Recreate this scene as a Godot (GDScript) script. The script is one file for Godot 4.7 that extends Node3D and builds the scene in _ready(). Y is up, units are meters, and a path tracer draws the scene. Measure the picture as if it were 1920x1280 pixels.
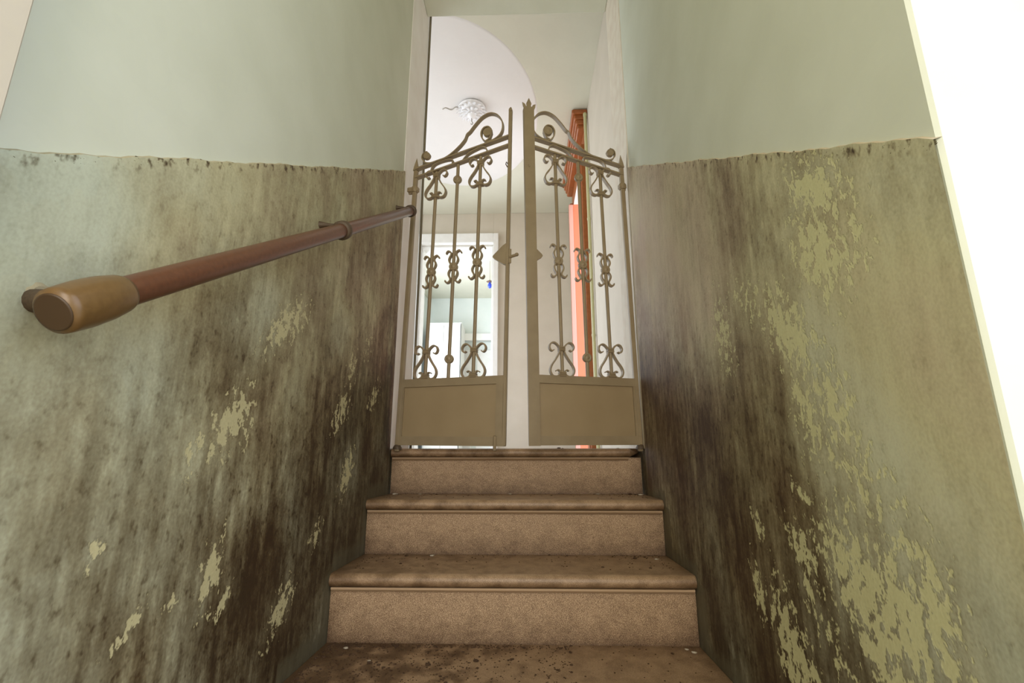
extends Node3D
# A worn stairwell seen from low on the stairs: terrazzo steps between stained plaster walls climb to a
# half-open iron gate and a bright upper room. P(x, y, d): x right, y up from the lowest tread, d metres ahead.

const WX := 0.486          # half the width of the flight
const D0 := 1.4275         # riser of the lowest step in view
const RUN := 0.27243
const RISE := 0.17
const SLOPE := 0.6238
const LAND := 0.51         # height of the upper landing
const GATE_D := 1.945
const CEIL := 3.5
var mats := {}
var rng := RandomNumberGenerator.new()

func P(x: float, y: float, d: float) -> Vector3:
	return Vector3(x, y, -d)

func _ready():
	rng.seed = 41
	# ---- camera
	var cam := Camera3D.new()
	cam.name = "camera"
	cam.fov = rad_to_deg(2.0 * atan(640.0 / 923.75))
	cam.near = 0.02
	cam.far = 200.0
	cam.position = P(0.0436, 0.4646, 0.0)
	cam.rotation = Vector3(0.23672, 0.02907, 0)
	add_child(cam)
	cam.current = true
	# ---- sky and exposure
	var env := Environment.new()
	env.background_mode = Environment.BG_SKY
	var sm := ProceduralSkyMaterial.new()
	sm.sky_top_color = Color(0.86, 0.91, 1.0)
	sm.sky_horizon_color = Color(1.0, 1.0, 0.99)
	sm.ground_horizon_color = Color(0.92, 0.91, 0.86)
	sm.ground_bottom_color = Color(0.86, 0.84, 0.78)
	sm.sky_energy_multiplier = 1.25
	sm.ground_energy_multiplier = 1.0
	var sky := Sky.new()
	sky.sky_material = sm
	env.sky = sky
	env.ambient_light_source = Environment.AMBIENT_SOURCE_SKY
	env.tonemap_mode = Environment.TONE_MAPPER_LINEAR
	env.tonemap_exposure = 1.6
	env.sdfgi_enabled = true
	env.ssao_enabled = true
	env.ssil_enabled = true
	var we := WorldEnvironment.new()
	we.name = "environment"
	we.environment = env
	add_child(we)
	# ---- daylight through the openings, and two added lights from unseen ones
	day("doorway_daylight", P(0.62, 1.15, -0.06), Vector3(-1, 0, 0), Vector2(1.0, 2.2), 0.12, Color(0.92, 0.98, 1.0))
	day("added_rear_light", P(0.0, 1.3, -1.42), Vector3(0, -0.12, -1), Vector2(0.9, 1.9), 2.0, Color(1.0, 0.93, 0.84))  # added behind the camera to light the step fronts
	day("room_daylight", P(-2.12, 1.9, 3.9), Vector3(1, 0.1, 0), Vector2(2.0, 2.0), 2.15, Color(0.90, 0.94, 1.0))
	day("added_near_light", P(-1.5, 2.1, 2.32), Vector3(0.25, 0, -1), Vector2(0.8, 1.5), 0.15, Color(0.95, 0.96, 1.0))  # added at an unseen window to brighten the far wall
	day("side_door_daylight", P(1.9, 1.9, 4.3), Vector3(-1, 0, 0), Vector2(1.3, 2.4), 3.6, Color(0.92, 0.95, 1.0))
	day("far_room_daylight", P(-1.78, 2.0, 6.95), Vector3(1, 0, -0.15), Vector2(1.7, 1.8), 5.6, Color(0.90, 0.94, 1.0))
	make_materials()
	build_shell()
	build_upper_room()
	build_stairs()
	build_handrail()
	build_gate()
	build_debris()

func day(called: String, at: Vector3, towards: Vector3, size: Vector2, energy: float, tint: Color):
	var l := AreaLight3D.new()
	l.name = called
	l.area_size = size
	l.area_normalize_energy = true
	l.light_energy = energy
	l.light_color = tint
	l.shadow_enabled = true
	l.area_range = 30.0
	l.position = at
	l.basis = Basis.looking_at(towards, Vector3.UP)
	add_child(l, true)

# ------------------------------------------------------------------ naming
func tag(o: Node3D, label: String, category: String, group := "", kind := "") -> Node3D:
	o.set_meta("label", label)
	if category: o.set_meta("category", category)
	if group: o.set_meta("group", group)
	if kind: o.set_meta("kind", kind)
	return o

var taken := {}
func numbered(n: String) -> String:
	taken[n] = taken.get(n, -1) + 1
	return n if taken[n] == 0 else "%s_%03d" % [n, taken[n]]

func base(called: String, label: String, category: String, at := Vector3.ZERO, group := "") -> Node3D:
	var o := Node3D.new()
	o.name = numbered(called)
	o.position = at
	add_child(o, true)
	return tag(o, label, category, group)

func shell(called: String, label: String) -> Node3D:
	var o := Node3D.new()
	o.name = numbered(called)
	add_child(o, true)
	o.set_meta("kind", "structure")
	o.set_meta("label", label)
	return o

func begin() -> SurfaceTool:
	var st := SurfaceTool.new()
	st.begin(Mesh.PRIMITIVE_TRIANGLES)
	return st

func done(st: SurfaceTool, called: String, m: String, parent: Node3D, label := "", tangents := false) -> MeshInstance3D:
	st.generate_normals()
	if tangents: st.generate_tangents()
	var mi := MeshInstance3D.new()
	mi.name = numbered(called) if parent == self else called
	mi.mesh = st.commit()
	mi.material_override = mats[m]
	parent.add_child(mi, true)
	if label: mi.set_meta("label", label)
	return mi

# ------------------------------------------------------------------ shapes
func tri(st: SurfaceTool, a: Vector3, b: Vector3, c: Vector3, out: Vector3):
	if (a - c).cross(a - b).dot(out) < 0.0:
		var t := b
		b = c
		c = t
	st.add_vertex(a)
	st.add_vertex(b)
	st.add_vertex(c)

func quad(st: SurfaceTool, a: Vector3, b: Vector3, c: Vector3, d: Vector3, out: Vector3):
	tri(st, a, b, c, out)
	tri(st, a, c, d, out)

func quad_uv(st: SurfaceTool, v: Array, uv: Array, out: Vector3):
	for t in [[0, 1, 2], [0, 2, 3]]:
		var o: Array = t
		var n: Vector3 = (v[t[0]] - v[t[2]]).cross(v[t[0]] - v[t[1]])
		if n.dot(out) < 0.0: o = [t[0], t[2], t[1]]
		for k in o:
			st.set_uv(uv[k])
			st.add_vertex(v[k])

func mid(r: Array) -> Vector3:
	var s := Vector3.ZERO
	for p in r: s += p
	return s / r.size()

# skins rings of equally many points; smooth -1: every face flat, -2: each long side smooth on its own.
# The winding is one for the whole skin, turned so that it encloses a positive volume.
func loft(st: SurfaceTool, rings: Array, smooth: int):
	var n: int = rings[0].size()
	var tris := []
	for i in rings.size() - 1:
		var a: Array = rings[i]
		var b: Array = rings[i + 1]
		for k in n:
			var k2 := (k + 1) % n
			var sg := smooth if smooth >= 0 else (k + 1 if smooth == -2 else 0xFFFFFFFF)
			tris.append([a[k], a[k2], b[k2], sg])
			tris.append([a[k], b[k2], b[k], sg])
	var m0 := mid(rings[0])
	var m1 := mid(rings[-1])
	for k in n:
		tris.append([m0, rings[0][(k + 1) % n], rings[0][k], 0xFFFFFFFF])
		tris.append([m1, rings[-1][k], rings[-1][(k + 1) % n], 0xFFFFFFFF])
	var vol := 0.0
	for t in tris:
		var p: Vector3 = t[0] - m0
		vol += p.dot((t[1] - m0).cross(t[2] - m0))
	for t in tris:
		st.set_smooth_group(t[3])
		st.add_vertex(t[0])
		st.add_vertex(t[2 if vol > 0.0 else 1])
		st.add_vertex(t[1 if vol > 0.0 else 2])

# box with chamfered edges, between two corners, seen through xf
func box(st: SurfaceTool, lo: Vector3, hi: Vector3, bev := 0.002, xf := Transform3D.IDENTITY):
	var a := Vector3(minf(lo.x, hi.x), minf(lo.y, hi.y), minf(lo.z, hi.z))
	var b := Vector3(maxf(lo.x, hi.x), maxf(lo.y, hi.y), maxf(lo.z, hi.z))
	bev = minf(bev, minf(minf(b.x - a.x, b.y - a.y), b.z - a.z) * 0.45)
	var rings := []
	for r in [[a.y, bev], [a.y + bev, 0.0], [b.y - bev, 0.0], [b.y, bev]]:
		var i: float = r[1]
		var ring := []
		for p in [[a.x + i, a.z + bev + i], [a.x + bev + i, a.z + i], [b.x - bev - i, a.z + i], [b.x - i, a.z + bev + i], [b.x - i, b.z - bev - i], [b.x - bev - i, b.z - i], [a.x + bev + i, b.z - i], [a.x + i, b.z - bev - i]]:
			ring.append(xf * Vector3(p[0], r[0], p[1]))
		rings.append(ring)
	loft(st, rings, -1)

func bx(called: String, m: String, parent: Node3D, lo: Vector3, hi: Vector3, bev := 0.002, label := "") -> MeshInstance3D:
	var st := begin()
	box(st, lo, hi, bev)
	return done(st, called, m, parent, label)

# turned shape: profile of (radius, height) along xf's y
func lathe(st: SurfaceTool, prof: Array, xf: Transform3D, seg := 20, smooth := 0):
	var rings := []
	for p in prof:
		var ring := []
		for k in seg:
			var a := TAU * k / seg
			ring.append(xf * Vector3(maxf(p[0], 0.0003) * cos(a), p[1], maxf(p[0], 0.0003) * sin(a)))
		rings.append(ring)
	loft(st, rings, smooth)

func tube(st: SurfaceTool, pts: Array, r: float, seg := 10, taper := []):
	var rings := []
	var side := Vector3.ZERO
	for i in pts.size():
		var t: Vector3 = (pts[mini(i + 1, pts.size() - 1)] - pts[maxi(i - 1, 0)]).normalized()
		if side == Vector3.ZERO: side = t.cross(Vector3.UP if absf(t.y) < 0.9 else Vector3.RIGHT).normalized()
		side = (side - t * side.dot(t)).normalized()
		var up := side.cross(t)
		var ring := []
		var rr: float = r * (taper[i] if taper.size() else 1.0)
		for k in seg:
			var a := TAU * k / seg
			ring.append(pts[i] + (side * cos(a) + up * sin(a)) * rr)
		rings.append(ring)
	loft(st, rings, 0)

func curve(pts: Array, per := 5) -> Array:
	var o := []
	for i in pts.size() - 1:
		var p0: Vector2 = pts[maxi(i - 1, 0)]
		var p1: Vector2 = pts[i]
		var p2: Vector2 = pts[i + 1]
		var p3: Vector2 = pts[mini(i + 2, pts.size() - 1)]
		for k in per: o.append(p1.cubic_interpolate(p2, p0, p3, float(k) / per))
	o.append(pts[-1])
	return o

# flat iron strap bent in the plane of the leaf: t thick in the plane, w deep across it
func strap(st: SurfaceTool, pts: Array, t: float, w: float, ends := 1.0, z0 := 0.0):
	var rings := []
	var n := pts.size()
	for i in n:
		var tg: Vector2 = (pts[mini(i + 1, n - 1)] - pts[maxi(i - 1, 0)]).normalized()
		var nn := Vector2(-tg.y, tg.x)
		var f := lerpf(ends, 1.0, clampf(minf(i, n - 1 - i) / (n * 0.22), 0.0, 1.0))
		var ring := []
		for q in [[-0.5, -0.5], [0.5, -0.5], [0.5, 0.5], [-0.5, 0.5]]:
			var p: Vector2 = pts[i] + nn * (q[0] * t * f)
			ring.append(Vector3(p.x, p.y, z0 + q[1] * w * lerpf(f, 1.0, 0.4)))
		rings.append(ring)
	loft(st, rings, -2)

func grow(st: SurfaceTool, poly: PackedVector2Array, z0: float, z1: float, xf := Transform3D.IDENTITY):
	# a flat plate of any outline
	st.set_smooth_group(0xFFFFFFFF)
	var idx := Geometry2D.triangulate_polygon(poly)
	for i in range(0, idx.size(), 3):
		for z in [[z0, -1.0], [z1, 1.0]]:
			var v := []
			for k in 3: v.append(xf * Vector3(poly[idx[i + k]].x, poly[idx[i + k]].y, z[0]))
			tri(st, v[0], v[1], v[2], xf.basis * Vector3(0, 0, z[1] * signf(z1 - z0)))
	var cw := Geometry2D.is_polygon_clockwise(poly)
	for i in poly.size():
		var a := poly[i]
		var b := poly[(i + 1) % poly.size()]
		var o := Vector2(b.y - a.y, a.x - b.x) * (-1.0 if cw else 1.0)
		quad(st, xf * Vector3(a.x, a.y, z0), xf * Vector3(b.x, b.y, z0), xf * Vector3(b.x, b.y, z1), xf * Vector3(a.x, a.y, z1), xf.basis * Vector3(o.x, o.y, 0))

# ------------------------------------------------------------------ materials
func flat(called: String, c: Color, rough: float, metal := 0.0) -> StandardMaterial3D:
	var m := StandardMaterial3D.new()
	m.albedo_color = c
	m.roughness = rough
	m.metallic = metal
	mats[called] = m
	return m

func noise_bytes(sd: int, f: float, w: int, h: int, oct := 4, sx := 1.0, sy := 1.0, gain := 0.5) -> PackedByteArray:
	var n := FastNoiseLite.new()
	n.noise_type = FastNoiseLite.TYPE_SIMPLEX_SMOOTH
	n.seed = sd
	n.frequency = f
	n.fractal_octaves = oct
	n.fractal_gain = gain
	var im := n.get_image(int(w / sx), int(h / sy), false, false, true)
	im.convert(Image.FORMAT_L8)
	if sx != 1.0 or sy != 1.0: im.resize(w, h, Image.INTERPOLATE_CUBIC)
	return im.get_data()

func digits_bytes(s: String, w: int, h: int) -> PackedByteArray:
	var rows := s.split("|")
	var im := Image.create(rows[0].length(), rows.size(), false, Image.FORMAT_L8)
	for j in rows.size():
		for i in rows[j].length(): im.set_pixel(i, j, Color.from_hsv(0, 0, rows[j].unicode_at(i) * 0.1 - 4.8))
	im.resize(w, h, Image.INTERPOLATE_CUBIC)
	return im.get_data()

func speckled(called: String, c0: Color, c1: Color, rough: float, f: float, metres: float, sd: int) -> StandardMaterial3D:
	var n := FastNoiseLite.new()
	n.seed = sd
	n.frequency = f
	n.fractal_octaves = 5
	var im := n.get_seamless_image(384, 384, false, false, 0.2, true)
	var out := Image.create(384, 384, false, Image.FORMAT_RGB8)
	for y in 384:
		for x in 384: out.set_pixel(x, y, c0.lerp(c1, im.get_pixel(x, y).r))
	var m := flat(called, Color.WHITE, rough)
	m.albedo_texture = ImageTexture.create_from_image(out)
	m.uv1_triplanar = true
	m.uv1_world_triplanar = true
	m.uv1_scale = Vector3.ONE / metres
	return m

func make_materials():
	speckled("upper_paint", Color8(203, 207, 190), Color8(212, 216, 201), 0.75, 0.012, 1.3, 3)
	speckled("cream_wall", Color8(200, 192, 176), Color8(208, 200, 185), 0.8, 0.012, 1.5, 4)
	speckled("ceiling_paint", Color8(208, 207, 190), Color8(214, 213, 196), 0.85, 0.01, 2.0, 5)
	speckled("oval_white", Color8(228, 226, 224), Color8(232, 230, 228), 0.85, 0.01, 2.0, 6)
	speckled("jamb_paint", Color8(234, 230, 226), Color8(244, 243, 241), 0.7, 0.012, 0.9, 8)
	speckled("stained_jamb", Color8(212, 200, 182), Color8(226, 220, 204), 0.75, 0.02, 0.7, 21)
	speckled("white_paint", Color8(230, 230, 226), Color8(238, 238, 235), 0.5, 0.02, 0.8, 9)
	speckled("mint_wall", Color8(222, 230, 226), Color8(230, 236, 232), 0.8, 0.012, 1.5, 10)
	speckled("iron_paint", Color8(138, 122, 95), Color8(152, 136, 108), 0.45, 0.02, 0.6, 12)
	speckled("iron_sheet", Color8(146, 127, 95), Color8(158, 139, 107), 0.5, 0.008, 0.6, 13)
	speckled("rail_wood", Color8(78, 47, 30), Color8(104, 65, 43), 0.33, 0.05, 0.2, 14)
	speckled("cap_brass", Color8(94, 70, 38), Color8(114, 88, 52), 0.32, 0.03, 0.12, 15)
	speckled("cap_ring", Color8(150, 140, 112), Color8(176, 166, 138), 0.9, 0.1, 0.05, 22)
	speckled("grimy_plaster", Color8(62, 52, 32), Color8(104, 92, 66), 0.8, 0.03, 0.3, 23)
	speckled("pale_floor", Color8(206, 194, 178), Color8(222, 212, 198), 0.3, 0.05, 0.4, 24)
	speckled("dark_iron", Color8(66, 52, 38), Color8(92, 76, 56), 0.6, 0.06, 0.08, 16)
	speckled("orange_wood", Color8(148, 82, 38), Color8(168, 98, 48), 0.4, 0.03, 0.5, 17)
	speckled("crumb", Color8(52, 36, 22), Color8(96, 70, 46), 0.95, 0.1, 0.05, 18)
	speckled("chip", Color8(176, 166, 146), Color8(206, 198, 180), 0.9, 0.1, 0.05, 19)
	speckled("floor_tile", Color8(160, 136, 110), Color8(182, 158, 130), 0.35, 0.05, 0.4, 20)
	flat("end_shade_tone", Color8(64, 46, 24), 0.5)  # dark tone painted for shade on the handrail cap
	flat("salmon_lit_wood", Color8(240, 134, 100), 0.5)  # orange wood under strong light, the light painted in
	flat("pink_lit_wood", Color8(226, 170, 156), 0.5)  # pinkish cast of light on the far jamb, painted in
	flat("pipe_paint", Color8(196, 194, 150), 0.5)
	flat("grey_cable", Color8(112, 104, 84), 0.6)
	flat("wire", Color8(176, 170, 160), 0.7)
	flat("plaster_white", Color8(246, 246, 248), 0.7)
	flat("brown_metal", Color8(120, 92, 74), 0.5)
	flat("dark_gap", Color8(120, 122, 118), 0.8)
	var g := flat("blue_glass", Color(0.25, 0.35, 0.95, 1.0), 0.05)
	g.refraction_enabled = true
	g.refraction_scale = 0.05
	stained("wall_stain_a", LEFT_DIRT_SHADE, LEFT_TINT, LEFT_PEEL, 0.30, 1.94, 11, Color8(200, 193, 150), 30)
	stained("wall_stain_b", RIGHT_DIRT_SHADE, RIGHT_TINT, RIGHT_PEEL, 0.48, 1.94, 29, Color8(200, 198, 152), 6)

const V0 := -0.92
const V1 := 0.51
const LEFT_DIRT_SHADE := "2112223333333333|1122333333333333|2232443333444444|2334454443444444|2344455444444444|3345666666667665|3345667777777777|3345678888888888|3346788888888888|3446788888888888|4456788888888888|4566788888888888"
const LEFT_TINT := "0013444444555555|0114444444555555|1122333445555555|1122333444566665|1222344443355555|1122334444456655|1122333333334565|2222322323223444|2222332222222444|2222332222222222|2223333322222222|2223333322222222"
const LEFT_PEEL := [[1.042,0.112,0.072,0.035,0.8],[0.875,-0.014,0.045,0.037,0.9],[0.934,-0.056,0.014,0.029,0.7],[0.783,-0.009,0.016,0.029,0.6],[0.876,-0.261,0.021,0.039,0.9],[0.706,-0.189,0.023,0.011,0.9],[0.919,-0.348,0.019,0.016,0.9],[1.143,-0.556,0.04,0.036,0.8],[1.483,-0.494,0.035,0.043,0.9],[1.402,-0.273,0.049,0.038,0.8],[1.689,-0.378,0.047,0.036,0.7],[1.461,-0.174,0.036,0.048,0.6],[1.297,-0.522,0.027,0.025,0.7],[0.627,-0.035,0.01,0.013,0.8],[0.856,-0.253,0.012,0.042,0.6],[0.786,-0.231,0.017,0.012,0.5],[1.595,-0.16,0.043,0.035,0.5]]
const RIGHT_DIRT_SHADE := "2233344322222222|1123443222111111|1112332221111111|1123444322221111|2234555443332222|3356777776655544|4458888887777666|4556988888877888|4555788888887777|4555678888887777|4555567888887777|4555566778888777"
const RIGHT_TINT := "4445566777788888|5555566777788888|5544556777889998|4444556888888999|2344455678888888|3234555677789999|4333455566788888|4333345556677888|4433334545677778|4443333234566777|4444433323445667|4444443333344556"
const RIGHT_PEEL := [[0.698,0.441,0.058,0.04,0.9],[0.71,0.332,0.051,0.055,0.9],[0.625,0.37,0.025,0.042,0.6],[0.827,0.173,0.059,0.053,0.9],[0.952,0.185,0.068,0.041,0.5],[1.099,0.066,0.041,0.07,0.7],[0.804,0.048,0.038,0.058,0.7],[0.728,0.088,0.044,0.067,0.7],[0.846,-0.111,0.025,0.011,0.8],[1.025,-0.282,0.019,0.02,0.8],[1.056,-0.424,0.02,0.041,0.8],[0.867,-0.209,0.04,0.03,0.8],[0.866,-0.263,0.02,0.029,0.8],[0.72,-0.153,0.08,0.062,0.9],[0.766,-0.137,0.033,0.03,0.8],[0.656,-0.121,0.037,0.068,0.9],[0.945,-0.429,0.053,0.07,0.9],[0.812,-0.297,0.035,0.031,0.6],[0.71,-0.224,0.042,0.032,0.8],[0.883,-0.401,0.033,0.025,0.8],[0.605,-0.075,0.031,0.068,0.8],[0.703,0.014,0.068,0.056,0.5]]

# The painted dado: grime with some wall shade painted in, damp streaks, chalky bloom and flaked patches. u runs ahead, v up, sheared along the flight.
func stained(called: String, dirt_shade_s: String, tint_s: String, peel: Array, da: float, db: float, sd: int, bare: Color, warm: int):
	var w := 1280
	var h := 1152
	var dirt := digits_bytes(dirt_shade_s, w, h)  # mostly grime, with some of the wall's shading in the same values
	var tint := digits_bytes(tint_s, w, h)
	# noise is laid upright, so it is read with the shear of the flight undone
	var per := SLOPE * (db - da) / (V1 - V0) * h / w
	var extra := int(per * w) + 2
	var nh := h + extra
	var cloud := noise_bytes(sd, 0.0042, w, nh, 6, 1.0, 1.3)
	var blot := noise_bytes(sd + 1, 0.015, w, nh, 6, 1.0, 1.4, 0.68)
	var streak := noise_bytes(sd + 2, 0.03, w, nh, 6, 1.0, 9.0, 0.68)
	var bloom := noise_bytes(sd + 3, 0.022, w, nh, 6, 1.0, 5.0, 0.66)
	var grain := noise_bytes(sd + 4, 0.2, w, nh, 3)
	var rag := noise_bytes(sd + 5, 0.05, w, nh, 6, 1.0, 1.4, 0.62)
	# flaked patches and the smeared plaster beside the steps, at a quarter of the size
	var qw := w / 4
	var qh := h / 4
	var pk := PackedByteArray()
	pk.resize(qw * qh)
	var sk := PackedByteArray()
	sk.resize(qw * qh)
	for b in peel:
		var ci := (b[0] - da) / (db - da) * qw as float
		var cj := (V1 - b[1]) / (V1 - V0) * qh as float
		var ri := b[2] * 1.2 / (db - da) * qw as float
		var rj := b[3] * 1.2 / (V1 - V0) * qh as float
		for j in range(maxi(0, int(cj - 2 * rj)), mini(qh, int(cj + 2 * rj) + 1)):
			for i in range(maxi(0, int(ci - 2 * ri)), mini(qw, int(ci + 2 * ri) + 1)):
				var e := pow((i - ci) / ri, 2.0) + pow((j - cj) / rj, 2.0)
				pk[j * qw + i] = maxi(pk[j * qw + i], int(255.0 * b[4] * exp(-0.7 * e)))
	for j in qh:
		var v := V1 - (V1 - V0) * (j + 0.5) / qh
		for i in qw:
			var d := da + (db - da) * (i + 0.5) / qw
			var y := v + SLOPE * d
			var k := floorf((d - D0) / RUN) + 1.0
			var dist := minf(y - k * RISE, 9.0)
			if y < (k + 1.0) * RISE: dist = minf(dist, (D0 + k * RUN - d))
			sk[j * qw + i] = int(255.0 * clampf(1.0 - dist / 0.075, 0.0, 1.0))
	var pim := Image.create_from_data(qw, qh, false, Image.FORMAT_L8, pk)
	pim.resize(w, h, Image.INTERPOLATE_BILINEAR)
	pk = pim.get_data()
	pim = Image.create_from_data(qw, qh, false, Image.FORMAT_L8, sk)
	pim.resize(w, h, Image.INTERPOLATE_BILINEAR)
	sk = pim.get_data()
	# colour by tint and level of grime with shade
	var lut := PackedByteArray()
	lut.resize(32 * 64 * 3)
	var clean := [Color8(188, 198, 184), Color8(196, 191, 154), Color8(202, 182, 160)]
	var grime := [Color8(45, 37, 18), Color8(51, 34, 13), Color8(72, 46, 27)]
	for t in 32:
		var f := t / 31.0 * 2.0
		var k := mini(int(f), 1)
		var c0: Color = clean[k].lerp(clean[k + 1], f - k)
		var c1: Color = grime[k].lerp(grime[k + 1], f - k)
		for q in 64:
			var c: Color = c0.lerp(c1, pow(q / 63.0, 1.1))
			var o := (t * 64 + q) * 3
			lut[o] = int(c.r8)
			lut[o + 1] = int(c.g8)
			lut[o + 2] = int(c.b8)
	var out := PackedByteArray()
	out.resize(w * h * 3)
	var hh := PackedByteArray()
	hh.resize(w * h)
	var br := int(bare.r8)
	var bg := int(bare.g8)
	var bb := int(bare.b8)
	var shift := PackedInt32Array()
	shift.resize(w)
	for x in w: shift[x] = (extra - int(per * x)) * w
	for i in w * h:
		var n := i + shift[i % w]
		var g := grain[n] - 128
		var cl := cloud[n] - 128
		var dv := dirt[i]
		var amt := 16 + mini(dv, 130)
		var q := dv + ((cl * 58 + (blot[n] - 128) * 34 + (streak[n] - 128) * 46) * amt >> 14) + (g * 34 >> 7) + (maxi(rag[n] - 158, 0) * amt >> 7) - (maxi(96 - rag[n], 0) * amt >> 8)
		var bl := bloom[n] - 138
		if bl > 0: q -= mini(bl, 46) * (dv if dv < 180 else 180) >> 8
		if i < 28160:
			# the border: chalky ridge with mould gathered in it
			var e := 22 - i / w
			q += maxi(rag[n] - 150, 0) * 4 * e / 22 - e
		var t := tint[i] + warm + (cl >> 2)
		var s := sk[i]
		if s > 0:
			s = clampi((s + ((rag[n] - 128) >> 1) - 70) * 3, 0, 190)
			t -= t * s >> 9
			q += (176 - q) * s >> 8
		var o := (clampi(t, 0, 255) >> 3) * 192 + (clampi(q, 0, 255) >> 2) * 3
		var r := lut[o]
		var gg := lut[o + 1]
		var b := lut[o + 2]
		var ht := 150 + (g >> 3) + (cl >> 2)
		var p := pk[i]
		if p > 30:
			p = p + (rag[n] - 128) * 3 / 2 + (g >> 1) - 138
			if p > 0:
				p = mini(p * 14, 235)
				r += (br - r) * p >> 8
				gg += (bg - gg) * p >> 8
				b += (bb - b) * p >> 8
				ht -= p >> 2
			elif p > -26:
				r -= 10
				gg -= 10
				b -= 9
				ht += 14
		out[i * 3] = clampi(r + (g >> 4), 0, 255)
		out[i * 3 + 1] = clampi(gg + (g >> 4), 0, 255)
		out[i * 3 + 2] = clampi(b + (g >> 4), 0, 255)
		hh[i] = clampi(ht, 0, 255)
	var m := flat(called, Color.WHITE, 0.62)
	m.albedo_texture = ImageTexture.create_from_image(Image.create_from_data(w, h, false, Image.FORMAT_RGB8, out))
	m.heightmap_enabled = true
	m.heightmap_texture = ImageTexture.create_from_image(Image.create_from_data(w, h, false, Image.FORMAT_L8, hh))
	m.heightmap_scale = 0.18

# terrazzo: fine chips; soil gathers towards the foot of a riser or the back of a tread
func terrazzo(called: String, w: int, h: int, sd: int, tread: bool, soil_side: float, rough: float):
	var fine := noise_bytes(sd, 0.8, w, h, 1)
	var chip := noise_bytes(sd + 1, 0.38, w, h, 2)
	var soil := noise_bytes(sd + 2, 0.016, w, h, 5)
	var spot := noise_bytes(sd + 3, 0.05, w, h, 3)
	var out := PackedByteArray()
	out.resize(w * h * 3)
	for j in h:
		var v := float(j) / h          # 0 at the top of a riser or the back of a tread
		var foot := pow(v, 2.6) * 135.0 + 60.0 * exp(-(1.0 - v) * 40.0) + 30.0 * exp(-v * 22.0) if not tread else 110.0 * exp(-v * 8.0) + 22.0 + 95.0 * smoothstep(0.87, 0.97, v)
		for i in w:
			var k := j * w + i
			var u := float(i) / w
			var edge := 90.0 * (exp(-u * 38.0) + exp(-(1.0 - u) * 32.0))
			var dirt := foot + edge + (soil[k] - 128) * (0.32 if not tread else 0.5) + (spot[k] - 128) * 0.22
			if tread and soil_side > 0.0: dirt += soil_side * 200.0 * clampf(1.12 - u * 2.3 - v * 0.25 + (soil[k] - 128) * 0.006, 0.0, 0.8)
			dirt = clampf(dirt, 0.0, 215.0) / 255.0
			var g := (fine[k] - 128) * (0.25 if tread else 0.55)
			var c := chip[k] - 128
			if c < -38: g -= 34.0 if not tread else 12.0
			elif c > 44: g += 30.0 if not tread else 10.0
			out[k * 3] = clampi(int(lerpf(162.0 + g, 76.0 + g * 0.6, dirt)), 0, 255)
			out[k * 3 + 1] = clampi(int(lerpf(134.0 + g, 54.0 + g * 0.6, dirt)), 0, 255)
			out[k * 3 + 2] = clampi(int(lerpf(103.0 + g * 0.9, 32.0 + g * 0.5, dirt)), 0, 255)
	var m := flat(called, Color.WHITE, rough)
	m.albedo_texture = ImageTexture.create_from_image(Image.create_from_data(w, h, false, Image.FORMAT_RGB8, out))

# ------------------------------------------------------------------ the stairwell shell
func dado_top(d: float, sd: float) -> float:
	return 0.505 + SLOPE * d + 0.0015 * sin(d * 23.0 + sd) + 0.001 * sin(d * 71.0 + sd * 3.0) + 0.0008 * sin(d * 190.0 + sd)

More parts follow.
